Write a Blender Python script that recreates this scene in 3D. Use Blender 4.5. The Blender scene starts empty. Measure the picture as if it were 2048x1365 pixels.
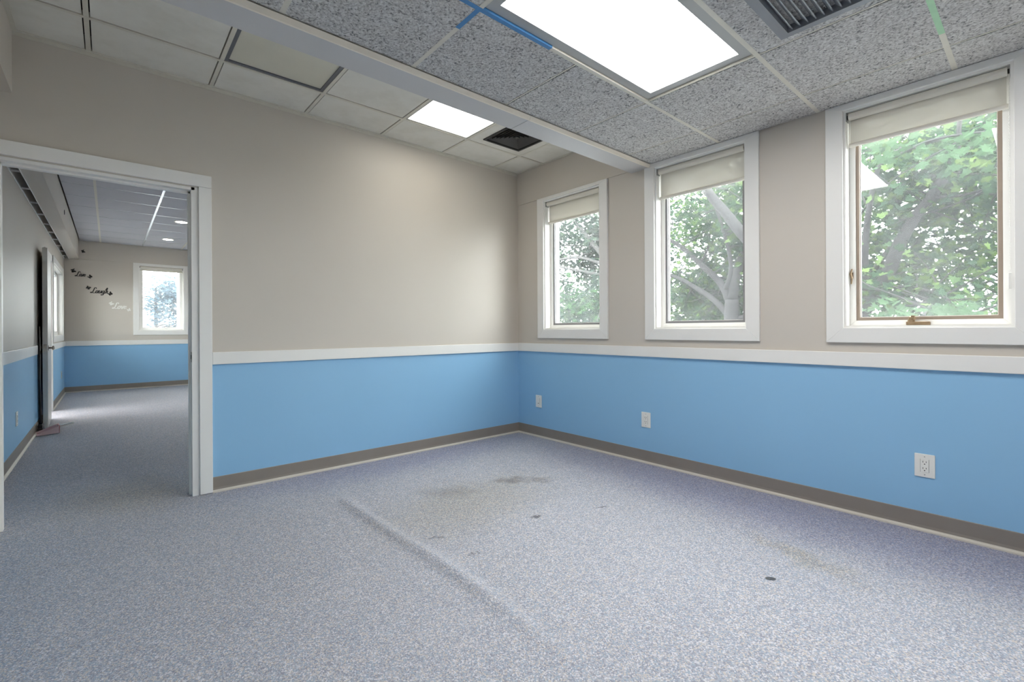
import bpy, bmesh, math, random
from mathutils import Vector, Matrix
random.seed(7)
R = math.radians
sc = bpy.context.scene
col = sc.collection

# ---------------------------------------------------------------- camera
F_PX, CX, HY, YAW, ROLL = 930.04, 1024.0, 659.43, 0.0716, -0.0053
CAM = Vector((-3.2945, -3.7, 1.0902))
_a = R(45) + YAW
FW = Vector((math.cos(_a), math.sin(_a), 0)); RT = Vector((math.sin(_a), -math.cos(_a), 0)); UP = Vector((0, 0, 1))
R2 = RT * math.cos(ROLL) + UP * math.sin(ROLL); U2 = -RT * math.sin(ROLL) + UP * math.cos(ROLL)
cd = bpy.data.cameras.new('camera'); cam = bpy.data.objects.new('camera', cd); col.objects.link(cam)
cd.sensor_width = 36.0; cd.lens = F_PX / 2048 * 36.0
cd.shift_y = -(682.5 - HY) / 2048.0
cd.clip_start = 0.02; cd.clip_end = 300
M3 = Matrix((R2, U2, -FW)).transposed()
cam.matrix_world = Matrix.Translation(CAM) @ M3.to_4x4()
sc.camera = cam

def at(x, y, ax, v):
    """photo pixel -> world point on the plane axis=v"""
    d = FW + R2 * ((x - CX) / F_PX) + U2 * ((HY - y) / F_PX)
    return CAM + d * ((v - CAM[ax]) / d[ax])

# ---------------------------------------------------------------- world, exposure
SKY = 11.5
w = bpy.data.worlds.new('overcast_sky'); sc.world = w; w.use_nodes = True
bg = w.node_tree.nodes['Background']; bg.inputs['Color'].default_value = (1.0, 0.985, 0.975, 1); bg.inputs['Strength'].default_value = SKY
vs = sc.view_settings
vs.view_transform = 'Standard'; vs.look = 'None'; vs.gamma = 1; vs.use_curve_mapping = False
vs.exposure = 0.32
L_BIG, L_SMALL, L_DOWN = 10.8, 6.6, 50.0

# ---------------------------------------------------------------- node helpers
def srgb(r, g, b):
    f = lambda c: (c / 255 / 12.92) if c / 255 <= 0.04045 else ((c / 255 + 0.055) / 1.055) ** 2.4
    return (f(r), f(g), f(b), 1)
class NT:
    def __init__(s, name):
        s.m = bpy.data.materials.new(name); s.m.use_nodes = True; s.t = s.m.node_tree
        s.b = s.t.nodes['Principled BSDF']; s.out = s.t.nodes['Material Output']
    def n(s, kind, **kw):
        nd = s.t.nodes.new('ShaderNode' + kind)
        for k, v in kw.items():
            if k in nd.inputs: nd.inputs[k].default_value = v
            else: setattr(nd, k, v)
        return nd
    def l(s, a, b): s.t.links.new(a, b)
    def pos(s): return s.n('NewGeometry').outputs['Position']
    def math(s, op, a, b=None, clamp=False):
        nd = s.n('Math', operation=op, use_clamp=clamp)
        for i, v in enumerate((a, b)):
            if v is None: continue
            if isinstance(v, (int, float)): nd.inputs[i].default_value = v
            else: s.l(v, nd.inputs[i])
        return nd.outputs[0]
    def mix(s, fac, a, b):
        nd = s.n('MixRGB')
        for i, v in zip(('Fac', 'Color1', 'Color2'), (fac, a, b)):
            if isinstance(v, (int, float, tuple)): nd.inputs[i].default_value = v
            else: s.l(v, nd.inputs[i])
        return nd.outputs[0]
    def ramp(s, fac, stops, interp='LINEAR'):
        nd = s.n('ValToRGB'); e = nd.color_ramp.elements; nd.color_ramp.interpolation = interp
        while len(e) < len(stops): e.new(0.5)
        for el, (p, c) in zip(e, stops): el.position = p; el.color = c
        s.l(fac, nd.inputs[0]); return nd.outputs[0]
    def noise(s, scale, detail=2, rough=0.5, vec=None):
        nd = s.n('TexNoise', Scale=scale, Detail=detail, Roughness=rough)
        s.l(vec or s.pos(), nd.inputs['Vector']); return nd.outputs['Fac']
    def bump(s, h, strength=0.3, dist=0.01):
        nd = s.n('Bump', Strength=strength, Distance=dist); s.l(h, nd.inputs['Height']); s.l(nd.outputs[0], s.b.inputs['Normal'])
    def base(s, c):
        if isinstance(c, tuple): s.b.inputs['Base Color'].default_value = c
        else: s.l(c, s.b.inputs['Base Color'])
def plain(name, c, rough=0.5, metal=0.0, var=0.06, scale=6, bump=0.0, bscale=200):
    t = NT(name); t.b.inputs['Roughness'].default_value = rough; t.b.inputs['Metallic'].default_value = metal
    d = tuple(x * (1 - var) for x in c[:3]) + (1,); l = tuple(min(1, x * (1 + var)) for x in c[:3]) + (1,)
    t.base(t.mix(t.noise(scale, 3), d, l))
    if bump: t.bump(t.noise(bscale, 2), bump, 0.002)
    return t.m
def emit(name, c, s):
    t = NT(name); e = t.n('Emission', Color=c, Strength=s); t.l(e.outputs[0], t.out.inputs['Surface']); return t.m

MT = {}
MT['trim'] = plain('white_trim_paint', srgb(240, 238, 234), 0.38, var=0.02)
MT['tee'] = plain('ceiling_grid_paint', srgb(214, 209, 196), 0.45, var=0.08, scale=25)
MT['tee_grey'] = plain('light_frame_metal', srgb(170, 170, 168), 0.4, var=0.04)
MT['tee_blue'] = plain('blue_paint_on_grid', srgb(70, 132, 186), 0.5, var=0.12, scale=30)
MT['tee_green'] = plain('green_stain_on_grid', srgb(160, 205, 165), 0.5, var=0.18, scale=20)
MT['tee_steel'] = plain('bright_grid_metal', srgb(225, 228, 232), 0.25, 0.35, var=0.04)
MT['beam'] = plain('beam_paint', srgb(200, 198, 197), 0.45, var=0.02)
MT['cream'] = plain('cream_edge_paint', srgb(240, 230, 214), 0.45, var=0.03)
MT['dark'] = plain('plenum_dark', srgb(30, 29, 28), 0.9)
MT['plate'] = plain('outlet_plastic', srgb(238, 237, 232), 0.3, var=0.01)
MT['slot'] = plain('outlet_slot', srgb(40, 38, 36), 0.6)
MT['vent_black'] = plain('black_vent_metal', srgb(48, 47, 46), 0.55, var=0.1)
MT['vent_slat'] = plain('dark_vent_slat', srgb(84, 82, 80), 0.5, var=0.1)
MT['vent_grey'] = plain('grey_vent_metal', srgb(140, 143, 148), 0.45, 0.2, var=0.08)
MT['frame_dark'] = plain('dark_grey_frame', srgb(104, 106, 112), 0.5, var=0.08)
MT['bronze'] = plain('worn_bronze', srgb(140, 118, 92), 0.45, 0.4, var=0.25, scale=60)
MT['sash'] = plain('brown_sash_metal', srgb(158, 142, 128), 0.45, 0.1, var=0.1, scale=20)
MT['sash_grey'] = plain('grey_sash_metal', srgb(140, 138, 140), 0.45, 0.1, var=0.08, scale=20)
MT['chrome'] = plain('satin_nickel', srgb(190, 182, 172), 0.22, 0.9, var=0.04)
MT['hinge'] = plain('dark_hinge_metal', srgb(60, 52, 46), 0.4, 0.6)
MT['doorpaint'] = plain('door_paint', srgb(226, 222, 214), 0.4, var=0.03)
MT['pink'] = plain('pink_plastic', srgb(206, 128, 132), 0.4, var=0.06)
MT['pinkwhite'] = plain('pale_pink_plastic', srgb(240, 206, 204), 0.4, var=0.04)
MT['black'] = plain('black_plastic', srgb(22, 22, 26), 0.35)
MT['decal'] = plain('mirror_decal_dark_reflection', srgb(26, 22, 22), 0.4)  # mirror decals with their dark reflection painted in
MT['decal_reflect'] = plain('mirror_decal_bright_reflection', srgb(244, 242, 236), 0.4)  # same mirror decals, bright reflection painted in as white
MT['bark'] = plain('bark', srgb(38, 37, 38), 0.9, var=0.35, scale=14, bump=0.2, bscale=24)
MT['bark_pale'] = plain('pale_lichen_bark', srgb(72, 71, 70), 0.9, var=0.3, scale=18, bump=0.2, bscale=24)
MT['asphalt'] = plain('asphalt', srgb(120, 120, 120), 0.95, var=0.1)
MT['pole'] = plain('grey_wood_pole', srgb(140, 132, 125), 0.9, var=0.15)

def mat_wall():
    t = NT('two_tone_wall_paint'); p = t.pos(); sep = t.n('SeparateXYZ'); t.l(p, sep.inputs[0])
    n = t.noise(1.3, 3)
    up = t.mix(n, srgb(205, 197, 186), srgb(210, 202, 192))
    lo = t.mix(n, srgb(146, 194, 231), srgb(150, 197, 233))
    f = t.math('GREATER_THAN', sep.outputs['Z'], 0.9)
    t.base(t.mix(f, lo, up)); t.b.inputs['Roughness'].default_value = 0.5
    t.bump(t.noise(260, 2), 0.06, 0.002); return t.m
MT['wall'] = mat_wall()
MT['outer'] = plain('exterior_stucco', srgb(190, 186, 178), 0.9, var=0.08)
def mat_base():
    t = NT('vinyl_baseboard'); t.base(t.mix(t.noise(8, 3), srgb(138, 129, 121), srgb(148, 139, 131))); t.b.inputs['Roughness'].default_value = 0.42; return t.m
MT['base'] = mat_base()
MT['toe'] = plain('baseboard_toe_highlight', srgb(205, 199, 188), 0.5, var=0.05, scale=20)  # vinyl toe lip, the ceiling light it catches painted in paler

def mat_carpet():
    t = NT('speckled_carpet'); p = t.pos()
    v = t.n('TexVoronoi', Scale=210.0); t.l(p, v.inputs['Vector'])
    s = t.n('SeparateColor'); t.l(v.outputs['Color'], s.inputs[0])
    c = t.ramp(s.outputs[0], [(0.0, srgb(132, 134, 147)), (0.20, srgb(148, 160, 177)), (0.45, srgb(171, 170, 178)), (0.70, srgb(196, 186, 176)), (0.84, srgb(208, 207, 212))], 'CONSTANT')
    big = t.noise(1.1, 4, 0.6)
    c = t.mix(t.math('MULTIPLY', big, 0.45), c, srgb(172, 174, 184))
    wob = t.n('TexNoise', Scale=5.0, Detail=4.0, Roughness=0.65); t.l(p, wob.inputs['Vector'])
    wv = t.n('VectorMath', operation='MULTIPLY_ADD'); t.l(wob.outputs['Color'], wv.inputs[0]); wv.inputs[1].default_value = (0.34, 0.34, 0); t.l(p, wv.inputs[2])
    def spot(x, y, rx, ry, ang, colr, amt, soft=0.5, wave=True):
        nonlocal c
        m = t.n('Mapping', vector_type='TEXTURE'); t.l(wv.outputs[0] if wave else p, m.inputs['Vector'])
        m.inputs['Location'].default_value = (x + 0.17 * wave, y + 0.17 * wave, 0); m.inputs['Rotation'].default_value = (0, 0, R(ang)); m.inputs['Scale'].default_value = (rx, ry, 1e3)
        ln = t.n('VectorMath', operation='LENGTH'); t.l(m.outputs[0], ln.inputs[0])
        mr = t.n('MapRange', interpolation_type='SMOOTHSTEP'); t.l(ln.outputs['Value'], mr.inputs[0])
        mr.inputs[1].default_value = 1.0; mr.inputs[2].default_value = 1 - soft; mr.inputs[3].default_value = 0; mr.inputs[4].default_value = amt
        mul = t.n('MixRGB', blend_type='MULTIPLY'); t.l(mr.outputs[0], mul.inputs[0]); t.l(c, mul.inputs[1]); mul.inputs[2].default_value = colr; c = mul.outputs[0]
    tan = (0.80, 0.74, 0.58, 1); grey = (0.52, 0.50, 0.46, 1); dk = (0.28, 0.28, 0.28, 1)
    spot(-1.55, -1.30, 0.95, 0.55, 10, tan, 0.5, 0.9)
    spot(-1.57, -1.07, 0.26, 0.15, -41, grey, 0.45, 0.95)
    spot(-1.12, -1.16, 0.20, 0.10, -41, grey, 0.75, 0.9)
    spot(-0.92, -1.30, 0.16, 0.09, -41, grey, 0.6, 0.9)
    unworn_shade = (0.74, 0.73, 0.86, 1)  # purple tone of unworn carpet by the walls, partly shade painted in
    spot(-0.10, -2.6, 0.75, 2.9, 0, unworn_shade, 0.85, 0.75)
    spot(-1.4, -0.05, 1.9, 0.60, 0, unworn_shade, 0.8, 0.75)
    spot(-1.125, -2.904, 0.026, 0.017, -41, (0.15, 0.17, 0.17, 1), 0.95, 0.25, False)
    spot(-1.43, -1.745, 0.055, 0.028, 30, dk, 0.8, 0.4)
    spot(-1.035, -1.884, 0.055, 0.012, -45, dk, 0.8, 0.5)
    spot(-2.008, -1.58, 0.035, 0.018, 0, dk, 0.6, 0.6)
    spot(-1.954, -1.861, 0.028, 0.012, 0, dk, 0.6, 0.6)
    spot(-0.82, -2.95, 0.42, 0.10, 70, tan, 0.5, 0.9)
    spot(-3.2, 0.3, 0.5, 0.7, 20, tan, 0.5, 0.9)
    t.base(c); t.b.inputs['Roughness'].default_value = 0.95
    v2 = t.n('TexVoronoi', Scale=170.0); t.l(p, v2.inputs['Vector'])
    t.bump(t.math('ADD', v2.outputs['Distance'], t.math('MULTIPLY', t.noise(420, 2), 0.5)), 0.45, 0.004)
    return t.m
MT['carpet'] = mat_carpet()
def mat_greytile():
    t = NT('rough_grey_ceiling_fibre'); p = t.pos()
    a = t.noise(85, 3, 0.6); b = t.n('TexNoise', Scale=48.0, Detail=2.0, Distortion=1.6); t.l(p, b.inputs['Vector'])
    h = t.math('ADD', t.math('MULTIPLY', a, 0.5), t.math('MULTIPLY', b.outputs['Fac'], 0.7))
    c = t.ramp(h, [(0.42, srgb(104, 104, 105)), (0.54, srgb(184, 181, 178)), (0.72, srgb(218, 216, 213))])
    t.base(c); t.b.inputs['Roughness'].default_value = 0.95; t.bump(h, 0.9, 0.012); return t.m
MT['greytile'] = mat_greytile()
def mat_whitetile():
    t = NT('white_ceiling_tile'); n = t.noise(5, 4, 0.6)
    t.base(t.ramp(n, [(0.25, srgb(214, 210, 199)), (0.55, srgb(226, 223, 214)), (0.8, srgb(230, 227, 219))])); t.b.inputs['Roughness'].default_value = 0.85
    t.bump(t.noise(300, 2), 0.1, 0.002); return t.m
MT['whitetile'] = mat_whitetile()
MT['fartile'] = plain('pale_ceiling_tile', srgb(196, 194, 198), 0.8, var=0.06, scale=3)
def mat_glass():
    t = NT('window_glass'); tr = t.n('BsdfTransparent', Color=(0.93, 0.97, 0.97, 1)); gl = t.n('BsdfGlossy', Color=(1, 1, 1, 1), Roughness=0.0)
    lw = t.n('LayerWeight', Blend=0.5); f = t.math('ADD', t.math('MULTIPLY', t.math('POWER', lw.outputs['Facing'], 4.0), 0.6), 0.035)
    mx = t.n('MixShader'); t.l(f, mx.inputs[0]); t.l(tr.outputs[0], mx.inputs[1]); t.l(gl.outputs[0], mx.inputs[2])
    df = t.n('BsdfTranslucent', Color=(0.9, 0.93, 0.97, 1))
    hz = t.math('MULTIPLY', t.noise(3, 4, 0.6), 0.048)
    m2 = t.n('MixShader'); t.l(hz, m2.inputs[0]); t.l(mx.outputs[0], m2.inputs[1]); t.l(df.outputs[0], m2.inputs[2])
    t.l(m2.outputs[0], t.out.inputs['Surface']); return t.m
MT['glass'] = mat_glass()
def mat_blind():
    t = NT('roller_blind_mesh_fabric'); d = t.n('BsdfDiffuse', Color=srgb(226, 222, 212)); tl = t.n('BsdfTranslucent', Color=srgb(226, 222, 214)); tr = t.n('BsdfTransparent', Color=(1, 1, 1, 1))
    m1 = t.n('MixShader', Fac=0.18); t.l(d.outputs[0], m1.inputs[1]); t.l(tl.outputs[0], m1.inputs[2])
    m2 = t.n('MixShader', Fac=0.09); t.l(m1.outputs[0], m2.inputs[1]); t.l(tr.outputs[0], m2.inputs[2])
    t.l(m2.outputs[0], t.out.inputs['Surface']); return t.m
MT['blind'] = mat_blind()
MT['blindbar'] = plain('blind_bar', srgb(222, 217, 206), 0.5, var=0.02)
def mat_leaf(name, c1, c2, c3):
    t = NT(name); g = t.n('NewGeometry')
    c = t.ramp(g.outputs['Random Per Island'], [(0.0, c1), (0.55, c2), (1.0, c3)])
    d = t.n('BsdfDiffuse'); t.l(c, d.inputs[0]); tl = t.n('BsdfTranslucent'); t.l(c, tl.inputs[0])
    m = t.n('MixShader', Fac=0.45); t.l(d.outputs[0], m.inputs[1]); t.l(tl.outputs[0], m.inputs[2]); t.l(m.outputs[0], t.out.inputs['Surface']); return t.m
MT['leaf'] = mat_leaf('maple_leaf', srgb(42, 60, 48), srgb(62, 86, 64), srgb(106, 128, 74))
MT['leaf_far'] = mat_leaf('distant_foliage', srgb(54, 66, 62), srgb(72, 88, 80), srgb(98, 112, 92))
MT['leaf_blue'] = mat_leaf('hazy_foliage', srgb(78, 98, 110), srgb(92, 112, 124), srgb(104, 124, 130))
MT['panel_big'] = emit('lit_diffuser', (1.0, 0.985, 0.96, 1), L_BIG)
MT['panel_small'] = emit('warm_lit_diffuser', (1.0, 0.97, 0.86, 1), L_SMALL)
MT['panel_dead'] = plain('unlit_diffuser', srgb(214, 210, 194), 0.35, var=0.08, scale=4)
MT['down'] = emit('downlight_lens', (1.0, 0.86, 0.66, 1), L_DOWN)

# ---------------------------------------------------------------- mesh helpers
class MB:
    def __init__(s): s.v = []; s.f = []; s.smooth = False
    def add(s, vs, fs):
        k = len(s.v); s.v += [tuple(v) for v in vs]; s.f += [tuple(i + k for i in f) for f in fs]; return s
    def box(s, x0, x1, y0, y1, z0, z1):
        x0, x1 = sorted((x0, x1)); y0, y1 = sorted((y0, y1)); z0, z1 = sorted((z0, z1))
        return s.add([(x0, y0, z0), (x1, y0, z0), (x1, y1, z0), (x0, y1, z0), (x0, y0, z1), (x1, y0, z1), (x1, y1, z1), (x0, y1, z1)],
                     [(0, 3, 2, 1), (4, 5, 6, 7), (0, 1, 5, 4), (1, 2, 6, 5), (2, 3, 7, 6), (3, 0, 4, 7)])
    def prism(s, poly, axis, a, b):
        """poly: 2D points in the two other axes, extruded along axis from a to b"""
        def mk(p, t):
            q = list(p); q.insert(axis, t); return q
        n = len(poly); vs = [mk(p, a) for p in poly] + [mk(p, b) for p in poly]
        return s.add(vs, [tuple(range(n - 1, -1, -1)), tuple(range(n, 2 * n))] + [(i, (i + 1) % n, n + (i + 1) % n, n + i) for i in range(n)])
    def tube(s, pts, rad, n=8, caps=True):
        pts = [Vector(p) for p in pts]; rad = rad if isinstance(rad, (list, tuple)) else [rad] * len(pts)
        rings = []; prev = None
        for i, p in enumerate(pts):
            d = (pts[min(i + 1, len(pts) - 1)] - pts[max(i - 1, 0)]).normalized()
            if prev is None: prev = d.orthogonal().normalized()
            prev = (prev - d * prev.dot(d)).normalized(); b = d.cross(prev)
            rings.append([p + (prev * math.cos(2 * math.pi * k / n) + b * math.sin(2 * math.pi * k / n)) * rad[i] for k in range(n)])
        k0 = len(s.v)
        for r in rings: s.v += [tuple(q) for q in r]
        for i in range(len(pts) - 1):
            for k in range(n):
                a = k0 + i * n + k; b2 = k0 + i * n + (k + 1) % n
                s.f.append((a, b2, b2 + n, a + n))
        if caps:
            s.f.append(tuple(k0 + k for k in range(n - 1, -1, -1))); s.f.append(tuple(k0 + (len(pts) - 1) * n + k for k in range(n)))
        return s
    def mesh(s, name, mat, smooth=False):
        me = bpy.data.meshes.new(name); me.from_pydata(s.v, [], s.f); me.materials.append(MT[mat] if isinstance(mat, str) else mat)
        bm = bmesh.new(); bm.from_mesh(me); bmesh.ops.recalc_face_normals(bm, faces=bm.faces); bm.to_mesh(me); bm.free()
        if smooth:
            for p in me.polygons: p.use_smooth = True
        me.update(); return me
    def build(s, name, mat, parent=None, smooth=False, bevel=0, label=None):
        o = bpy.data.objects.new(name, s.mesh(name, mat, smooth)); col.objects.link(o)
        if parent: o.parent = parent
        if bevel:
            b = o.modifiers.new('bevel', 'BEVEL'); b.width = bevel; b.segments = 2; b.limit_method = 'ANGLE'
        if label: o['label'] = label
        return o
def obj(name, me, parent=None, loc=(0, 0, 0)):
    o = bpy.data.objects.new(name, me); col.objects.link(o); o.location = loc
    if parent: o.parent = parent
    return o
def thing(name, label, cat, loc=(0, 0, 0), rz=0, group=None, kind=None):
    o = bpy.data.objects.new(name, None); col.objects.link(o); o.location = loc; o.rotation_euler = (0, 0, rz); o.empty_display_size = 0.1
    return tag(o, label, cat, group, kind)
def tag(o, label, cat, group=None, kind=None):
    o['label'] = label; o['category'] = cat
    if group: o['group'] = group
    if kind: o['kind'] = kind
    return o
def struct(o, label, cat): return tag(o, label, cat, kind='structure')
def B(*a): return MB().box(*a)
def cyl(c0, c1, r, n=16): return MB().tube([c0, c1], r, n)

# ---------------------------------------------------------------- dimensions
LX, FY, BY = -3.90, 7.78, -8.30        # left wall, far room end wall, wall behind the camera
ZG, ZW, ZB = 2.416, 2.738, 2.385       # grey ceiling, white ceiling, beam underside
T = 0.6096
WIN_R = [(-0.401, -1.100), (-1.648, -2.350), (-2.906, -3.594), (-4.164, -4.852), (-5.422, -6.110), (-6.680, -7.368)]   # openings in the right wall (y), last three unseen, added for daylight
WIN_N = [(1.95, 1.25), (3.20, 2.50), (4.95, 4.25)]   # unseen openings in the next room (y), added for daylight
WZ0, WZ1 = 1.090, 2.372
D1 = (-3.768, -2.865, 2.040)           # doorway in back wall x0,x1,top
WIN_F = (-2.860, -2.149)               # far wall opening x
DOOR_L = (4.47, 5.25, 2.05); WIN_L = (5.50, 7.26, 1.03, 2.08)

# ---------------------------------------------------------------- walls
def holed(axis, a0, a1, u0, u1, z0, z1, holes):
    """wall slab normal to axis between a0..a1; u is the other horizontal axis; holes = (ua,ub,za,zb)"""
    m = MB(); us = sorted({u0, u1, *[h[0] for h in holes], *[h[1] for h in holes]})
    for ua, ub in zip(us, us[1:]):
        mid = (ua + ub) / 2; cuts = sorted([(h[2], h[3]) for h in holes if h[0] < mid < h[1]]); z = z0; spans = []
        for c0, c1 in cuts:
            if c0 > z: spans.append((z, c0))
            z = c1
        if z < z1: spans.append((z, z1))
        for s0, s1 in spans:
            m.box(a0, a1, ua, ub, s0, s1) if axis == 0 else m.box(ua, ub, a0, a1, s0, s1)
    return m
wr = struct(holed(0, 0, 0.2, BY - .2, FY + .2, -0.3, 3.0, [(b, a, WZ0, WZ1) for a, b in WIN_R + WIN_N]).build('wall_right', 'wall'), 'window wall painted beige over blue with three tall windows', 'wall')
wb = struct(holed(1, 0, 0.12, LX, 0, -0.1, 3.0, [(D1[0], D1[1], -0.1, D1[2])]).build('wall_back', 'wall'), 'back wall painted beige over blue with open doorway', 'wall')
wl = struct(holed(0, LX - 0.14, LX, BY - .2, FY + .2, -0.3, 3.0, [(DOOR_L[0], DOOR_L[1], 0, DOOR_L[2]), (WIN_L[0], WIN_L[1], WIN_L[2], WIN_L[3])]).build('wall_left', 'wall'), 'left wall of the next room with open door and wide window', 'wall')
wf = struct(holed(1, FY, FY + 0.2, LX - .14, 0.2, -0.3, 3.0, [(WIN_F[0], WIN_F[1], 1.109, WZ1)]).build('wall_far', 'wall'), 'far end wall of the next room with script lettering and one window', 'wall')
wn = struct(B(LX, 0, BY - 0.15, BY, -0.1, 3.0).build('wall_front', 'wall'), 'plain wall closing the room opposite the doorway wall', 'wall')
# proud upper panels whose lower edge makes the thin seam
struct(B(-0.010, 0, -1.44, 0, 2.404, ZW + .03).build('trim_1', MT['wall']), 'beige upper wall panel above seam over the windows', 'wall panel')
struct(B(LX, 0, FY - 0.010, FY, 2.404, ZW + .03).build('trim_2', MT['wall']), 'beige upper wall panel above seam on far end wall', 'wall panel')

# ---------------------------------------------------------------- floor with carpet wrinkles
def fh(x, y):
    def ridge(px, py, x0, y0, x1, y1, h, wd):
        dx, dy = x1 - x0, y1 - y0; L2 = dx * dx + dy * dy; t = ((px - x0) * dx + (py - y0) * dy) / L2
        d = abs((px - x0) * dy - (py - y0) * dx) / math.sqrt(L2)
        e = max(0, min(1, (t + 0.05) / 0.2)) * max(0, min(1, (1.05 - t) / 0.35))
        return h * math.exp(-(d / wd) ** 2) * e
    wob = 0.012 * math.sin(y * 4.1)
    z = ridge(x + wob, y, -2.16, -0.70, -2.13, -2.65, 0.019, 0.040)
    z += ridge(x, y, -0.66, -2.55, -0.90, -3.35, 0.007, 0.04)
    z += ridge(x, y, -2.20, -0.76, -1.70, -0.95, 0.006, 0.04)
    z += ridge(x, y, -2.65, 3.3, -2.3, 3.5, 0.010, 0.05) + ridge(x, y, -2.75, 2.2, -2.35, 2.35, 0.008, 0.05)
    return z
def lin(a, b, st): n = max(1, round((b - a) / st)); return [a + (b - a) * i / n for i in range(n)]
xs = lin(LX, -2.9, 0.10) + lin(-2.9, -2.3, 0.05) + lin(-2.3, -2.0, 0.012) + lin(-2.0, -1.0, 0.05) + lin(-1.0, -0.6, 0.025) + lin(-0.6, 0.0, 0.1) + [0.0]
ys = lin(BY, -3.5, 0.2) + lin(-3.5, 0.0, 0.03) + lin(0, 2.1, 0.15) + lin(2.1, 3.6, 0.04) + lin(3.6, FY, 0.3) + [FY]
m = MB(); nx = len(xs)
m.v = [(x, y, fh(x, y)) for y in ys for x in xs]
m.f = [(j * nx + i, j * nx + i + 1, (j + 1) * nx + i + 1, (j + 1) * nx + i) for j in range(len(ys) - 1) for i in range(nx - 1)]
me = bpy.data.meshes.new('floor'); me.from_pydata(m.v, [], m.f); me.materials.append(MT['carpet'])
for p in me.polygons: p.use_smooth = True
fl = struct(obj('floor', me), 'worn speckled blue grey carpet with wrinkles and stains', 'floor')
sb = struct(B(LX - .14, .2, BY - .2, FY + .2, -0.3, -0.012).build('floor', 'asphalt'), 'concrete slab under the carpet', 'floor slab')

# ---------------------------------------------------------------- ceilings
tile_cache = {}
def tile_mesh(wx, wy, kind, var=0):
    key = (round(wx, 3), round(wy, 3), kind, var)
    if key in tile_cache: return tile_cache[key]
    m = MB(); h = 0.02
    if kind == 'greytile':
        rnd = random.Random(hash(key) & 0xffff); st = 0.03; pts = []
        cs = [(-wx / 2, -wy / 2), (wx / 2, -wy / 2), (wx / 2, wy / 2), (-wx / 2, wy / 2)]
        for (ax, ay), (bx, by) in zip(cs, cs[1:] + cs[:1]):
            L = math.hypot(bx - ax, by - ay); n = max(2, int(L / st))
            for i in range(n):
                j = rnd.uniform(-.0022, .0022); ux, uy = (bx - ax) / L, (by - ay) / L
                pts.append((ax + (bx - ax) * i / n - uy * j, ay + (by - ay) * i / n + ux * j))
        m.prism(pts, 2, 0, h)
    else: m.box(-wx / 2, wx / 2, -wy / 2, wy / 2, 0, h)
    tile_cache[key] = m.mesh('ceiling_tile', kind); return tile_cache[key]
def grid_ceiling(parent, xl, yl, z, kind, teew, gap, drop, skip=()):
    for i, (x0, x1) in enumerate(zip(xl, xl[1:])):
        for j, (y0, y1) in enumerate(zip(yl, yl[1:])):
            if any(a - .02 <= (x0 + x1) / 2 <= b + .02 and c - .02 <= (y0 + y1) / 2 <= d + .02 for a, b, c, d in skip): continue
            wx, wy = x1 - x0 - gap, y1 - y0 - gap
            if wx < 0.03 or wy < 0.03: continue
            obj('ceiling_tile', tile_mesh(wx, wy, kind, (i * 7 + j) % 3), parent, ((x0 + x1) / 2, (y0 + y1) / 2, z + drop))
def tee(parent, x0, x1, y0, y1, z, mat='tee', name='grid_runner', label=None):
    return B(x0, x1, y0, y1, z, z + 0.03).build(name, mat, parent, label=label)

# grey tile ceiling over the main part of the room
cg = struct(B(LX, 0, BY, -1.60, ZG + 0.10, ZG + 0.14).build('ceiling', 'dark'), 'ceiling of rough grey fibre tiles in cream grid', 'ceiling')
GX = [LX, -3.358, -2.748, -2.1385, -1.529, -0.919, -0.310, 0.0]
GY = [BY, -7.658, -7.048, -6.438, -5.829, -5.219, -4.610, -4.000, -3.390, -2.781, -2.171, -1.610]
LB1 = (-2.1385, -0.919, -2.781, -2.171); LB2 = (-2.1385, -0.919, -4.000, -3.390)
grid_ceiling(cg, GX, GY, ZG, 'greytile', 0.024, 0.018, -0.006, (LB1, LB2))
hw = 0.011
for y in GY[1:-1]:
    segs = [(LX, -0.004)]
    if abs(y + 2.171) < .01: segs = [(LX, -2.33), (-1.72, -0.004)]
    if abs(y + 3.390) < .01: segs = [(LX, -1.25), (-0.46, -0.004)]
    for a, b in segs: tee(cg, a, b, y - hw, y + hw, ZG - .007)
tee(cg, -2.33, -1.72, -2.171 - hw, -2.171 + hw, ZG - .007, 'tee_blue', label='stretch of ceiling grid smeared with blue paint')
tee(cg, -1.25, -0.46, -3.390 - hw, -3.390 + hw, ZG - .007, 'tee_green', label='stretch of ceiling grid stained pale green')
for x in GX[1:-1]:
    for y0, y1 in zip(GY, GY[1:]):
        if abs(x + 1.529) < .01 and (abs(y0 + 2.781) < .01 or abs(y0 + 4.0) < .01): continue
        blue = abs(x + 2.1385) < .01 and abs(y1 + 1.61) < .01
        if blue:
            tee(cg, x - hw, x + hw, y0 + hw, y0 + 0.16, ZG - .0065, 'tee_blue', label='short cross runner smeared with blue paint'); tee(cg, x - hw, x + hw, y0 + 0.16, y1, ZG - .0065)
        elif x < -2.0: tee(cg, x - hw, x + hw, y0 + hw, y1 - hw, ZG - .0065)
        else: tee(cg, x - hw * .5, x + hw * .2, y0 + hw, y1 - hw, ZG - .0062)
tee(cg, LX, -0.004, -1.618, -1.602, ZG - .002, 'tee', 'wall_angle')

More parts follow.
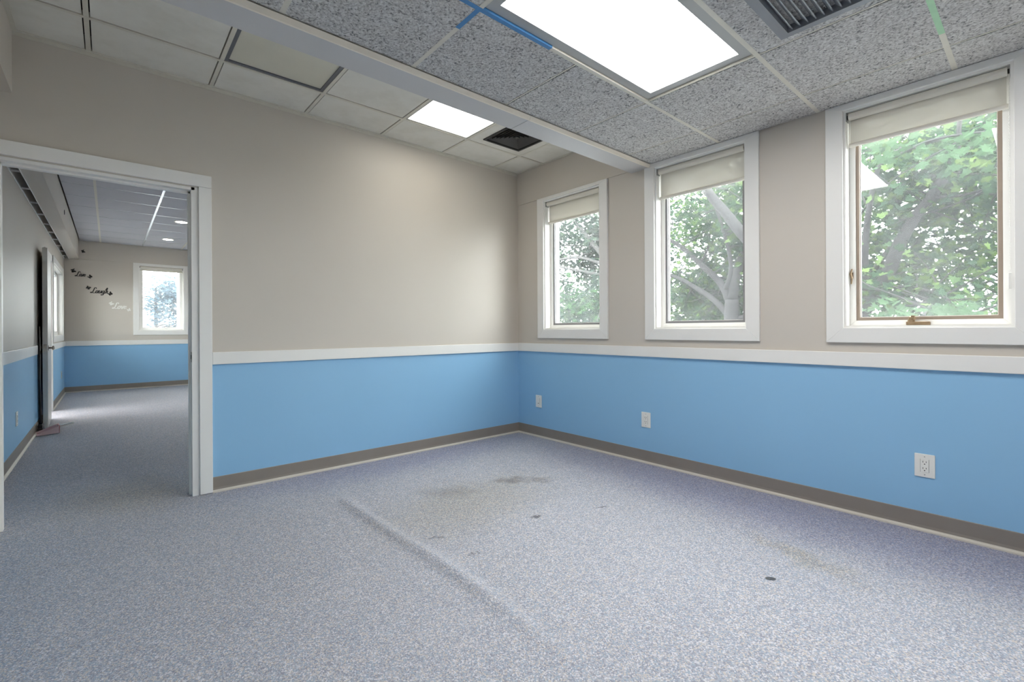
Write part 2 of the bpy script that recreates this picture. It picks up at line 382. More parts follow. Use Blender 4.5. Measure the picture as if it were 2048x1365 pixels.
# white tile ceiling in the raised strip along the back wall
cw = struct(B(LX, 0, -1.60, 0, ZW + 0.10, ZW + 0.14).build('ceiling', 'dark'), 'ceiling strip of smooth off-white tiles along the back wall', 'ceiling')
XL0 = -3.69
WX = [XL0, -3.3798, -2.770, -2.1606, -1.551, -0.9414, -0.332, -0.010]
WY = [-1.605, -1.010, -0.400, 0.0]
LS = (-1.551, -0.9414, -1.010, -0.400); LD = (-2.770, -2.1606, -1.010, -0.400); VS = (-0.9414, -0.332, -1.010, -0.400)
grid_ceiling(cw, WX, WY, ZW, 'whitetile', 0.024, 0.034, 0.004, (LS, LD, VS))
for y in WY[1:-1]: tee(cw, XL0, -0.010, y - hw, y + hw, ZW)
for x in WX[1:-1]:
    for y0, y1 in zip(WY, WY[1:]): tee(cw, x - hw, x + hw, y0 + hw, y1 - hw, ZW + .0005)
tee(cw, XL0, -0.010, -0.022, 0, ZW - .001, 'tee', 'wall_angle'); B(XL0, -0.010, -0.004, 0, ZW - 0.022, ZW).build('wall_angle', 'tee', cw)
tee(cw, XL0, XL0 + .022, -1.6, -0.022, ZW - .001, 'tee', 'wall_angle'); tee(cw, -0.030, -0.010, -1.6, -0.022, ZW - .0005, 'tee', 'wall_angle')

# far room ceiling
cf = struct(B(LX, 0, 0.12, FY, ZW + 0.10, ZW + 0.14).build('ceiling', 'dark'), 'tiled ceiling of the next room with two recessed lights', 'ceiling')
FX = [-3.700, -3.410, -2.800, -2.190, -1.580, -0.970, -0.360, 0.0]
FYL = [0.12] + [7.65 - T * k for k in range(12, -1, -1)] + [FY - .010]
FYL = [y for i, y in enumerate(FYL) if i == 0 or y > 0.2]
grid_ceiling(cf, FX, FYL, ZW, 'fartile', 0.024, 0.022, 0.002)
for x in FX[1:-1]: tee(cf, x - .012, x + .012, 0.12, FY - .010, ZW, 'tee_steel' if abs(x + 2.8) < .01 else 'tee')
for y in FYL[1:-1]:
    for x0, x1 in zip(FX, FX[1:]): tee(cf, x0 + .012, x1 - .012, y - .007, y + .007, ZW + .001, 'tee_steel')

# beam between the two ceilings (two boards) and soffits
XJ = -1.33
for i, (a, b) in enumerate(((LX, XJ - .001), (XJ + .001, -0.0))):
    bm_ = B(a, b, -1.600, -1.428, ZB, ZW + 0.16).build('trim_%d' % (3 + i), 'beam', bevel=.003)
    MB().prism([(-1.600, ZB - .004), (-1.610, ZB - .004), (-1.618, ZB + .020), (-1.600, ZB + .020)], 0, a, b).build('edge_strip', 'cream', bm_, label='cream edge strip of the beam')
    struct(bm_, ['pale ceiling beam board reaching towards the doorway side', 'pale ceiling beam board ending above the window wall'][i], 'beam')
struct(B(LX, XL0, -1.426, 0, 2.395, ZW + .12).build('trim_5', 'wall'), 'beige soffit above the doorway corner', 'soffit')
sf = struct(B(-3.832, -3.705, 0.12, FY - .010, 2.398, ZW + .12).build('trim_6', 'wall'), 'long beige soffit along the left wall of next room', 'soffit')
B(LX, -3.832, 0.12, FY - .01, 2.60, ZW + .1).build('slot_back', 'dark', sf)
B(-3.836, -3.830, 0.125, FY - .02, 2.392, 2.41).build('slot_rail', 'trim', sf); B(LX + .001, LX + .007, 0.125, FY - .02, 2.392, 2.41).build('slot_rail', 'trim', sf)
for k in range(12): B(LX + .007, -3.836, 0.55 + k * .62, 0.562 + k * .62, 2.396, 2.41).build('slot_bar', 'trim', sf)

# ---------------------------------------------------------------- rails and baseboards
def rail(n, label, x0, x1, y0, y1, z0=.864, z1=.947):
    struct(B(x0, x1, y0, y1, z0, z1).build('trim_%d' % n, 'trim', bevel=.003), label, 'chair rail')
rail(7, 'white chair rail along the doorway wall', -2.770, -0.019, -0.019, 0)
rail(8, 'white chair rail below the three windows', -0.019, 0, BY, 0)
rail(9, 'white chair rail on the far end wall of next room', LX + .019, 0, FY - .019, FY, .836, .925)
rail(10, 'white chair rail on left wall of next room before the open door', LX, LX + .019, 0.12, 4.38, .845, .942)
rail(11, 'white chair rail under the wide window of next room', LX, LX + .019, 5.335, FY - .019, .836, .925)
rail(15, 'white chair rail on left wall beside the doorway', LX, LX + .019, BY, -0.001)
rail(16, 'white chair rail on wall opposite the doorway wall', LX + .019, -0.019, BY, BY + .019)
PROF = [(0, .102), (.003, .102), (.0045, .099), (.0045, .03), (.007, .016), (.012, .009), (.012, 0), (0, 0)]
TOE = [(.0075, .016), (.0105, .012), (.021, .007), (.022, 0), (.011, 0)]
def cove(name, label, axis, wall, sgn, a, b):
    """baseboard running along axis (0=x,1=y); wall coordinate and direction into the room"""
    mk = lambda pr: [(wall + sgn * d, z) for d, z in pr]
    o = struct(MB().prism(mk(PROF), axis, a, b).build(name, 'base'), label, 'baseboard')
    MB().prism(mk(TOE), axis, a, b).build('toe', 'toe', o, label='toe edge of the baseboard with painted highlight')
    return o
cove('baseboard_back', 'brown grey vinyl baseboard along the doorway wall', 0, 0, -1, -2.772, 0)
cove('baseboard_right', 'brown grey vinyl baseboard along the window wall', 1, 0, -1, BY, -0.001)
cove('baseboard_far', 'brown grey vinyl baseboard on far end wall of next room', 0, FY, -1, LX, 0)
cove('baseboard_left', 'brown grey vinyl baseboard on left wall of next room before the door', 1, LX, 1, 0.12, 4.38)
cove('baseboard_left', 'brown grey vinyl baseboard under the wide window of next room', 1, LX, 1, 5.335, FY)

cove('baseboard_left', 'brown grey vinyl baseboard on left wall beside the doorway', 1, LX, 1, BY, -0.001)
cove('baseboard_front', 'brown grey vinyl baseboard on wall opposite the doorway wall', 0, BY, 1, LX, 0)

# ---------------------------------------------------------------- doorway in the back wall
d1 = thing('door_1', 'open doorway with wide white casing into the next room', 'doorway', ((D1[0] + D1[1]) / 2, 0, 0), kind='structure')
hwid = (D1[1] - D1[0]) / 2; zt = D1[2]; cw_, ci = 0.072, 0.022
for s in (-1, 1):
    B(s * (hwid + ci), s * (hwid + ci + cw_), -0.019, 0, 0.004, zt + .008).build('casing_board', 'trim', d1, bevel=.002)
    B(s * (hwid - .018), s * hwid, -0.004, 0.124, 0, zt).build('jamb', 'trim', d1)
    B(s * (hwid - .030), s * (hwid - .018), 0.045, 0.085, 0, zt - .018).build('door_stop', 'trim', d1)
    B(s * (hwid), s * (hwid + ci), -0.004, -0.001, 0, zt).build('reveal_strip', 'trim', d1)
    B(s * (hwid + .01), s * (hwid + .095), 0.12, 0.138, 0.002, zt + .09).build('casing_board', 'trim', d1, bevel=.002)
B(-hwid - ci - cw_, hwid + ci + cw_, -0.0195, 0, zt + .009, zt + .089).build('casing_board', 'trim', d1, bevel=.002)
B(-hwid, hwid, -0.004, 0.124, zt - .018, zt).build('jamb', 'trim', d1)
B(-hwid + .018, hwid - .018, 0.045, 0.085, zt - .030, zt - .018).build('door_stop', 'trim', d1)
B(-hwid - .01, hwid + .01, 0.12, 0.138, zt, zt + .09).build('casing_board', 'trim', d1)
sp = B(hwid - .0205, hwid - .0178, 0.004, 0.040, .885, .952).build('strike_plate', 'chrome', d1, label='small metal strike plate in the jamb')
B(hwid - .0215, hwid - .0200, 0.012, 0.030, .905, .932).build('strike_hole', 'slot', sp)

# ---------------------------------------------------------------- windows
def mitre_ring(parent, name, mat, u0, u1, z0, z1, wd, y0, y1, bevel=0, gap=0.0004):
    """four mitred boards around outer rectangle u0..u1, z0..z1"""
    a, b, c, d = (u0, z0), (u1, z0), (u1, z1), (u0, z1); A, Bq, Cq, Dq = (u0 + wd, z0 + wd), (u1 - wd, z0 + wd), (u1 - wd, z1 - wd), (u0 + wd, z1 - wd)
    for poly in ([a, b, Bq, A], [b, c, Cq, Bq], [c, d, Dq, Cq], [d, a, A, Dq]):
        MB().prism(poly, 1, y0, y1).build(name, mat, parent, bevel=bevel)
def window(name, label, loc, rz, wid, z0, z1, ctop, sash, cw=0.087, frame=0.042, fd=0.07, depth=0.2, latch=None):
    """local x along wall (0..wid), y outwards, z up"""
    o = thing(name, label, 'window', loc, rz, kind='structure')
    a, b = -cw, wid + cw
    # casing: mitred at the bottom, top board may be cut by the ceiling
    for poly in ([(a, z0 - cw), (b, z0 - cw), (wid, z0), (0, z0)], [(b, z0 - cw), (b, ctop), (wid, z1 if ctop > z1 + .06 else z1), (wid, z0)],
                 [(a, ctop), (a, z0 - cw), (0, z0), (0, z1)], [(a, ctop), (0, z1), (wid, z1), (b, ctop)]):
        MB().prism(poly, 1, -0.020, 0).build('casing_board', 'trim', o, bevel=.002)
    t = 0.012
    B(0, t, -0.004, depth, z0, z1).build('jamb', 'trim', o); B(wid - t, wid, -0.004, depth, z0, z1).build('jamb', 'trim', o)
    B(t, wid - t, -0.004, depth, z0, z0 + t).build('sill', 'trim', o); B(t, wid - t, -0.004, depth, z1 - t, z1).build('head_jamb', 'trim', o)
    mitre_ring(o, 'frame_board', 'trim', t, wid - t, z0 + t, z1 - t, frame - t, fd, fd + .06, bevel=.0015)
    s0, s1, q0, q1 = frame, wid - frame, z0 + frame, z1 - frame
    mitre_ring(o, 'sash_rail', sash, s0, s1, q0, q1, 0.017, fd + .010, fd + .045)
    mitre_ring(o, 'glazing_bead', 'trim', s0 + .017, s1 - .017, q0 + .017, q1 - .017, 0.004, fd + .026, fd + .036)
    B(s0 + .010, s1 - .010, fd + .028, fd + .032, q0 + .010, q1 - .010).build('pane', 'glass', o)
    return o
labels = ['white framed window beside the wall corner', 'middle white framed window under the grey ceiling edge', 'white framed window with bronze crank and side latch', 'unseen white framed window added for daylight next past the one with the crank', 'unseen white framed window added for daylight second past the one with the crank', 'unseen white framed window added for daylight third past the one with the crank']
for i, (ya, yb) in enumerate(WIN_R):
    o = window('window_%d' % (i + 1), labels[i], (0, ya, 0), -math.pi / 2, ya - yb, WZ0, WZ1, 2.402 if i == 0 else 2.408, 'sash' if i == 2 else 'sash_grey')
    if i == 2:
        W = ya - yb; xc = 0.325
        c = B(xc - .05, xc + .05, 0.045, 0.075, WZ0 + .012, WZ0 + .032).build('crank_base', 'bronze', o, bevel=.003, label='worn bronze crank operator')
        MB().tube([(xc - .03, .06, WZ0 + .03), (xc - .025, .05, WZ0 + .052), (xc - .012, .042, WZ0 + .05)], [.017, .015, .009], 10).build('crank_hub', 'bronze', c)
        MB().tube([(xc - .03, .052, WZ0 + .05), (xc - .024, .045, WZ0 + .064), (xc - .012, .04, WZ0 + .062)], .004, 6).build('crank_handle', 'bronze', c)
        l = B(0.019, 0.030, 0.064, 0.07, 1.385, 1.42).build('latch_plate', 'bronze', o, label='small bronze side latch')
        MB().tube([(.025, .062, 1.44), (.020, .05, 1.41), (.027, .046, 1.385), (.024, .05, 1.35)], [.004, .006, .006, .004], 8).build('latch_lever', 'bronze', l)
    else:
        B(o and (ya - yb) - .030, (ya - yb) - .019, 0.062, 0.07, 1.33, 1.37).build('latch_plate', 'bronze', o)
for i, (ya, yb) in enumerate(WIN_N):
    window('window_%d' % (9 + i), 'unseen white framed window added for daylight in outer wall of next room, number %s from the doorway wall' % ('one', 'two', 'three', 'four')[i], (0, ya, 0), -math.pi / 2, ya - yb, WZ0, WZ1, 2.408, 'sash_grey')
wf4 = window('window_7', 'bright window in the far end wall of next room', (WIN_F[0], FY, 0), 0, WIN_F[1] - WIN_F[0], 1.109, WZ1, 2.408, 'trim', fd=0.06)
wl5 = window('window_8', 'wide white framed window in left wall of next room', (LX, WIN_L[0], 0), math.pi / 2, WIN_L[1] - WIN_L[0], WIN_L[2], WIN_L[3], WIN_L[3] + .085, 'trim', frame=0.05, fd=0.05, depth=.14)
B((WIN_L[1] - WIN_L[0]) / 2 - .02, (WIN_L[1] - WIN_L[0]) / 2 + .02, .055, .10, WIN_L[2] + .05, WIN_L[3] - .05).build('mullion', 'trim', wl5)

# ---------------------------------------------------------------- roller blinds
def blind(label, loc, rz, wid, ztop, zbot, chain=False):
    o = thing('roller_blind', label, 'blind', (loc[0], loc[1], zbot), rz, 'roller blinds at the top of windows')
    zc = ztop - 0.034 - zbot; yc = 0.026
    MB().tube([(.022, yc, zc), (wid - .022, yc, zc)], .022, 20).build('roller_tube', 'blindbar', o, smooth=False)
    B(.026, wid - .026, yc + .0205, yc + .0215, 0.02, zc).build('fabric', 'blind', o)
    MB().tube([(.020, yc + .021, .012), (wid - .020, yc + .021, .012)], .0125, 12).build('bottom_bar', 'blindbar', o)
    for s in (0, 1):
        x = .013 if s == 0 else wid - .013
        B(x - .0012, x + .0012, yc - .024, yc + .024, zc - .026, zc + .022).build('bracket', 'tee_grey', o)
        MB().tube([(x, yc, zc), (x + (.009 if s == 0 else -.009), yc, zc)], .012, 12).build('end_plug', 'slot', o)
    if chain:
        x = wid - .016
        c = MB()
        for k in range(70): z = zc - .03 - k * .0135; c.tube([(x, yc - .022, z - .003), (x, yc - .022, z + .003)], .0022, 6)
        c.tube([(x, yc - .022, zc - .03), (x, yc - .022, zc - .97)], .0008, 5).build('bead_chain', 'plate', o)
        B(x - .006, x + .006, yc - .032, yc - .014, zc - 1.065, zc - .985).build('chain_tensioner', 'plate', o, bevel=.002)
    return o
bl = ['pale roller blind drawn slightly down in the window beside the corner', 'pale roller blind drawn slightly down in the middle window', 'pale roller blind with bead chain in the window with the crank', 'pale roller blind in the unseen added window next past the one with the crank', 'pale roller blind in the unseen added window second past the one with the crank', 'pale roller blind in the unseen added window third past the one with the crank']
for i, (ya, yb) in enumerate(WIN_R): blind(bl[i], (0, ya), -math.pi / 2, ya - yb, WZ1, (2.142, 2.120, 2.163, 2.14, 2.14, 2.14)[i], i == 2)
blind('rolled up blind at the top of the far end window', (WIN_F[0], FY), 0, WIN_F[1] - WIN_F[0], WZ1, 2.27)

# ---------------------------------------------------------------- lights
def troffer(label, box, z, panel, fw=.034, frame='tee_grey', deep=.0):
    x0, x1, y0, y1 = box; cx, cy = (x0 + x1) / 2, (y0 + y1) / 2; hx, hy = (x1 - x0) / 2 - .012, (y1 - y0) / 2 - .012
    o = thing('ceiling_light', label, 'light', (cx, cy, z))
    zb = 0.004 + deep
    MB().prism([(-hx, -hy), (hx, -hy), (hx - fw, -hy + fw), (-hx + fw, -hy + fw)], 2, zb, zb + .02).build('frame_bar', frame, o)
    MB().prism([(-hx, hy), (-hx + fw, hy - fw), (hx - fw, hy - fw), (hx, hy)], 2, zb, zb + .02).build('frame_bar', frame, o)
    MB().prism([(-hx, -hy), (-hx + fw, -hy + fw), (-hx + fw, hy - fw), (-hx, hy)], 2, zb, zb + .02).build('frame_bar', frame, o)
    MB().prism([(hx, -hy), (hx, hy), (hx - fw, hy - fw), (hx - fw, -hy + fw)], 2, zb, zb + .02).build('frame_bar', frame, o)
    B(-hx + fw, hx - fw, -hy + fw, hy - fw, zb + .008, zb + .012).build('diffuser', panel, o)
    B(-hx, hx, -hy, hy, zb + .06, zb + .07).build('housing', 'trim', o)
    return o
troffer('large lit fluorescent ceiling panel in the grey tiles over the wrinkled carpet', LB1, ZG, 'panel_big', .050)
troffer('second large lit fluorescent ceiling panel behind the square grille', LB2, ZG, 'panel_big', .050)
troffer('small lit fluorescent panel in the white ceiling strip', LS, ZW, 'panel_small', .014)
troffer('unlit yellowed light panel with dark frame in the white ceiling strip', LD, ZW, 'panel_dead', .02, 'frame_dark', .0)
for (px, py) in ((-2.463, 4.87), (-2.49, 6.647)):
    o = thing('recessed_light', 'round recessed light %s in the ceiling of next room' % ('nearer the long soffit start and doorway' if py < 6 else 'close to the far end wall'), 'light', (px, py, ZW - .004), 0, 'recessed lights of the next room')
    m = MB(); n = 24
    ring = [(r, z) for r, z in ((.095, .006), (.093, 0), (.072, .001), (.070, .006))]
    for k in range(n):
        a = 2 * math.pi * k / n
        m.v += [(r * math.cos(a), r * math.sin(a), z) for r, z in ring]
    for k in range(n):
        for i in range(3): m.f.append((k * 4 + i, k * 4 + i + 1, ((k + 1) % n) * 4 + i + 1, ((k + 1) % n) * 4 + i))
    m.build('trim_ring', 'trim', o, smooth=True); cyl((0, 0, .002), (0, 0, .006), .071, 24).build('lens', 'down', o)

# ---------------------------------------------------------------- vents
o = thing('ceiling_vent', 'square black louvred vent in the white ceiling strip', 'vent', (-.6367, -.705, ZW))
hx = .2926; hv = .205; off = .0
for a in ((-hx, hx, -hx, -hv), (-hx, hx, hv, hx), (-hx, -hv, -hv, hv), (hv, hx, -hv, hv)): B(a[0], a[1], a[2], a[3], .002, .02).build('surround', 'whitetile', o)
mitre = [(-hv, -hv), (hv, -hv), (hv, hv), (-hv, hv)]
def ring4(parent, name, mat, h, wd, z0, z1, slope=0.0):
    for k in range(4):
        a, b = R(90 * k), R(90 * (k + 1)); p = []
        c, s_ = round(math.cos(a)), round(math.sin(a))
        rot = lambda x, y: (x * c - y * s_, x * s_ + y * c)
        lo = [rot(-h, -h), rot(h, -h), rot(h - wd, -h + wd), rot(-h + wd, -h + wd)]
        vs = [(lo[0][0], lo[0][1], z0), (lo[1][0], lo[1][1], z0), (lo[2][0], lo[2][1], z0 + slope), (lo[3][0], lo[3][1], z0 + slope)]
        vs += [(x, y, z + (z1 - z0)) for x, y, z in vs]
        MB().add(vs, [(0, 3, 2, 1), (4, 5, 6, 7), (0, 1, 5, 4), (1, 2, 6, 5), (2, 3, 7, 6), (3, 0, 4, 7)]).build(name, mat, parent)
ring4(o, 'frame', 'vent_black', hv, .02, -.006, .02)
for k in range(6): ring4(o, 'slat', 'vent_slat', .178 - k * .026, .011, .0, .003, .020)
B(-.2, .2, -.2, .2, .045, .05).build('duct', 'dark', o); B(-.02, .02, -.02, .02, .0, .01).build('damper_plate', 'vent_black', o)
o = thing('ceiling_vent', 'square grey metal grille projecting from the grey tiles', 'vent', (-1.224, -3.130, ZG - .006))
hv = .210
ring4(o, 'frame', 'vent_grey', hv, .030, -.030, .003, .0)
ring4(o, 'flange', 'vent_grey', hv - .030, .010, -.034, .03, .0)
for k in range(11): 
    y = -.15 + k * .030
    MB().prism([(y, -.024), (y + .004, -.026), (y + .024, -.002), (y + .020, 0)], 0, -.170, .170).build('slat', 'vent_grey', o)
B(-.175, .175, -.175, .175, .004, .005).build('duct', 'dark', o)

# ---------------------------------------------------------------- outlets
def outlet(label, loc, rz, duplex=True, w=.084, h=.124):
    o = thing('wall_outlet', label, 'outlet', loc, rz)
    B(-w / 2, w / 2, -.006, 0, -h / 2, h / 2).build('plate', 'plate', o, bevel=.003)
    r = B(-.017, .017, -.0085, -.005, -.034, .034).build('receptacle' if duplex else 'jack_insert', 'plate', o, bevel=.0008)
    ring = MB()
    for s in (-1, 1):
        B(s * .0172, s * .0182, -.0064, -.005, -.035, .035).build('recess_line', 'slot', o)
    if duplex:
        for zc in (.016, -.018):
            for x, hh in ((-.0065, .0045), (.0065, .0038)): B(x - .0012, x + .0012, -.0090, -.0080, zc + .001 - hh + .004, zc + .005 + hh).build('socket_slot', 'slot', r)
            cyl((0, -.0090, zc - .007), (0, -.0080, zc - .007), .0028, 10).build('socket_slot', 'slot', r)
    else:
        B(-.005, .005, -.009, -.008, -.024, -.016).build('jack_hole', 'slot', r)
    for z in (-.048, .048): cyl((0, -.0072, z), (0, -.0055, z), .003, 10).build('screw', 'tee_grey', o)
    return o
outlet('white jack plate on the blue wall next to the corner', (0, -.309, .360), -math.pi / 2, False)
outlet('white outlet on the blue wall below the middle window', (0, -1.556, .350), -math.pi / 2)
outlet('white outlet on the blue wall below the window with the crank', (0, -3.263, .350), -math.pi / 2)
outlet('white outlet on left wall of next room before the open door', (LX, 2.10, .345), math.pi / 2)
outlet('white outlet under the wide window of next room', (LX, 7.05, .375), math.pi / 2)

# ---------------------------------------------------------------- open door on the left wall of the next room
d2 = thing('door_2', 'white door swung fully open against left wall of next room', 'door', (LX + .036, DOOR_L[0] - .01, 0), kind='structure')
la = B(-.021, .021, -.80, 0, .012, 2.035).build('door_leaf', 'doorpaint', d2, bevel=.001)
la.rotation_euler = (0, 0, R(-1.9)); la.rotation_euler = (0, 0, R(1.9))
for s in (-1, 1):
    k = MB().tube([(s * .021, -.735, .909), (s * .026, -.735, .909)], .030, 20).build('knob_rose', 'chrome', la)
    ln = .028 if s < 0 else .052
    MB().tube([(s * .024, -.735, .909), (s * (.021 + ln * .55), -.735, .909), (s * (.021 + ln * .62), -.735, .909), (s * (.021 + ln * .8), -.735, .909), (s * (.021 + ln), -.735, .909)], [.011, .011, .022, .026, .016], 18).build('knob', 'chrome', la, smooth=True, label='satin nickel door knob')
B(-.012, .012, -.8015, -.799, .87, .95).build('latch_plate', 'chrome', la); B(-.007, .007, -.812, -.80, .90, .918).build('latch_bolt', 'chrome', la)
for z in (.28, 1.08, 1.72): 
    MB().tube([(-.026, .004, z - .05), (-.026, .004, z + .05)], .008, 10).build('hinge', 'hinge', la)
    B(-.0225, -.019, -.045, .0, z - .05, z + .05).build('hinge', 'hinge', la)
y0, y1, zt = DOOR_L; cz = .0
for a in ((y0 - .09, y0 - .012), (y1 + .005, y1 + .083)): 
    c = B(LX, LX + .017, a[0], a[1], .003, zt + .085); c.v = [(x - d2.location.x, y - d2.location.y, z) for x, y, z in c.v]; c.build('casing_board', 'trim', d2)
for bx in ((LX, LX + .017, y0 - .09, y1 + .083, zt + .003, zt + .085), (LX - .14, LX + .002, y1 - .018, y1, 0, zt), (LX - .14, LX + .002, y0, y0 + .018, 0, zt), (LX - .14, LX + .002, y0 + .018, y1 - .018, zt - .018, zt)):
    c = B(*bx); c.v = [(x - d2.location.x, y - d2.location.y, z) for x, y, z in c.v]; c.build('casing_board', 'trim', d2)
# balcony landing outside that door; unseen roof and parapet added to cut daylight
struct(B(LX - 1.7, LX - .14, 4.0, 7.2, -.3, -.01).build('floor', 'asphalt'), 'concrete landing outside the open door', 'landing')
struct(B(LX - 1.75, LX - .14, 3.9, 7.3, 2.6, 2.75).build('trim_12', 'outer'), 'unseen roof added to cut daylight over the landing outside the open door', 'porch roof')
struct(B(LX - 1.75, LX - 1.6, 3.9, 7.3, -.3, 1.15).build('trim_13', 'outer'), 'unseen parapet added to cut daylight round the landing outside the open door', 'parapet')
struct(B(LX - 1.6, LX - .14, 3.85, 4.0, -.3, 2.6).build('trim_14', 'outer'), 'unseen side wall enclosing the landing next to the open door', 'porch wall')

# ---------------------------------------------------------------- dustpan and broom by the open door
o = thing('dustpan', 'pink plastic dustpan with pale handle on the carpet by the open door', 'dustpan', (-3.80, 3.30, 0.0), R(8))
m = MB(); P = .085
m.add([(-P, -.085, .003), (P, -.075, .010), (P, .075, .010), (-P, .085, .003), (-P, -.085, .006), (P, -.075, .014), (P, .075, .014), (-P, .085, .006)], [(0, 3, 2, 1), (4, 5, 6, 7), (0, 1, 5, 4), (1, 2, 6, 5), (2, 3, 7, 6), (3, 0, 4, 7)]).build('pan', 'pink', o)
for s in (-1, 1): MB().add([(-P, s * .085, .004), (P, s * .075, .010), (P, s * .078, .085), (-P, s * .086, .018), (-P, s * .088, .004), (P, s * .079, .010), (P, s * .082, .085), (-P, s * .089, .018)], [(0, 1, 2, 3), (7, 6, 5, 4), (0, 4, 5, 1), (1, 5, 6, 2), (2, 6, 7, 3), (3, 7, 4, 0)]).build('side_wall', 'pinkwhite', o)
MB().add([(P - .002, -.078, .010), (P - .002, .078, .010), (P + .002, .082, .088), (P + .002, -.082, .088), (P + .004, -.078, .010), (P + .004, .078, .010), (P + .008, .082, .088), (P + .008, -.082, .088)], [(0, 1, 2, 3), (7, 6, 5, 4), (0, 4, 5, 1), (1, 5, 6, 2), (2, 6, 7, 3), (3, 7, 4, 0)]).build('back_wall', 'pink', o)
MB().tube([(P, 0, .070), (P + .03, 0, .078), (P + .07, 0, .088), (P + .10, 0, .094), (P + .125, 0, .092)], [.010, .009, .011, .012, .009], 10).build('handle', 'plate', o, smooth=True)
o = thing('broom', 'dark long handled broom standing between wall and open door', 'broom', (-3.862, 3.50, 0.0))
MB().prism([(-.02, .05), (.02, .05), (.026, .002), (-.026, .002)], 1, -.09, .07).build('bristles', 'black', o)
B(-.018, .018, -.085, .065, .05, .085).build('block', 'black', o, bevel=.004)
MB().tube([(0, -.01, .08), (-.008, .0, .50), (-.014, .01, 1.15)], .0105, 10).build('pole', 'black', o, smooth=True)

# ---------------------------------------------------------------- wall lettering
def catmull(pts, n=5):
    out = []; P_ = [pts[0]] + list(pts) + [pts[-1]]
    for i in range(1, len(P_) - 2):
        p0, p1, p2, p3 = P_[i - 1:i + 3]
        for k in range(n):
            t = k / n
            out.append(tuple(.5 * (2 * b + (c - a) * t + (2 * a - 5 * b + 4 * c - d) * t * t + (3 * b - a - 3 * c + d) * t ** 3) for a, b, c, d in zip(p0, p1, p2, p3)))
    out.append(pts[-1]); return out
LET = {'L': (.62, [[(.62, .80), (.52, .95), (.38, .90), (.34, .62), (.26, .25), (.12, .04), (0, .06), (.06, .17), (.24, .10), (.44, .02), (.62, .10)]]),
 'i': (.24, [[(0, .28), (.10, .45), (.07, .12), (.14, .02), (.24, .12)], [(.12, .62), (.15, .66)]]), 'v': (.36, [[(0, .36), (.07, .45), (.12, .05), (.20, .05), (.31, .45), (.38, .40)]]),
 'e': (.34, [[(.04, .22), (.24, .30), (.21, .44), (.08, .38), (.04, .14), (.14, .02), (.32, .12)]]), 'a': (.40, [[(.30, .42), (.12, .44), (.02, .20), (.10, .03), (.25, .15), (.31, .44), (.28, .08), (.40, .06)]]),
 'u': (.41, [[(0, .38), (.06, .45), (.04, .10), (.14, .03), (.26, .15), (.32, .45), (.30, .08), (.41, .06)]]), 'g': (.42, [[(.30, .42), (.12, .44), (.02, .20), (.10, .05), (.25, .15), (.31, .44), (.25, -.20), (.10, -.35), (-.02, -.25), (.20, -.10), (.42, .08)]]),
 'h': (.40, [[(.0, .55), (.15, .95), (.20, .80), (.06, .02), (.12, .30), (.25, .44), (.30, .35), (.26, .06), (.40, .06)]]), 'o': (.38, [[(.18, .45), (.03, .30), (.05, .06), (.18, .02), (.30, .20), (.22, .44), (.38, .40)]])}
def word(txt, x0, x1, zb, mat, label):
    tot = sum(LET[c][0] for c in txt); s = (x1 - x0) / tot; hz = s * 1.0
    o = thing('wall_lettering', label, 'lettering', (x0, FY, zb)); x = 0
    for c in txt:
        wd, strokes = LET[c]; m = MB()
        for st in strokes:
            pts = catmull(st)
            for i, (a, b) in enumerate(zip(pts, pts[1:])):
                dx, dz = b[0] - a[0], b[1] - a[1]; L = math.hypot(dx, dz) or 1
                th = .030 + .038 * abs(dz / L); nx_, nz_ = -dz / L * th, dx / L * th
                ex, ez = dx / L * .02, dz / L * .02
                q = [(a[0] - ex + nx_, a[1] - ez + nz_), (b[0] + ex + nx_, b[1] + ez + nz_), (b[0] + ex - nx_, b[1] + ez - nz_), (a[0] - ex - nx_, a[1] - ez - nz_)]
                m.prism([((x + (u + .18 * v)) * s, v * hz) for u, v in q], 1, -.004 - i * .00006, -.0005)
        m.build('letter', mat, o); x += wd
    return o
word('Live', -3.756, -3.617, 2.094, 'decal', 'mirror script lettering with painted dark reflection reading Live on far end wall')
word('Laugh', -3.551, -3.311, 1.800, 'decal', 'mirror script lettering with painted dark reflection reading Laugh on far end wall')
word('Love', -3.249, -3.047, 1.520, 'decal_reflect', 'mirror script lettering with painted bright reflection reading Love on far end wall')
def butterfly(loc, ang, size, mat, label, tilt=0.5, rz=0):
    o = thing('butterfly_decal', label, 'wall decal', loc, rz); s = size
    wing = [(0, 0), (.15, .38), (.50, .60), (.62, .42), (.50, .12), (.58, -.10), (.40, -.36), (.14, -.24)]
    for sg in (-1, 1):
        k = 1.0 if sg > 0 else tilt; pts = []
        for u, v in wing:
            a, b = u * sg * k * s, v * s; pts.append((a * math.cos(ang) - b * math.sin(ang), a * math.sin(ang) + b * math.cos(ang)))
        MB().prism(pts, 1, -.006, -.001).build('wing', mat, o)
    MB().tube([(-math.sin(ang) * -.3 * s, -.005, math.cos(ang) * -.3 * s), (-math.sin(ang) * .35 * s, -.005, math.cos(ang) * .35 * s)], .035 * s, 6).build('body', mat, o)
    return o
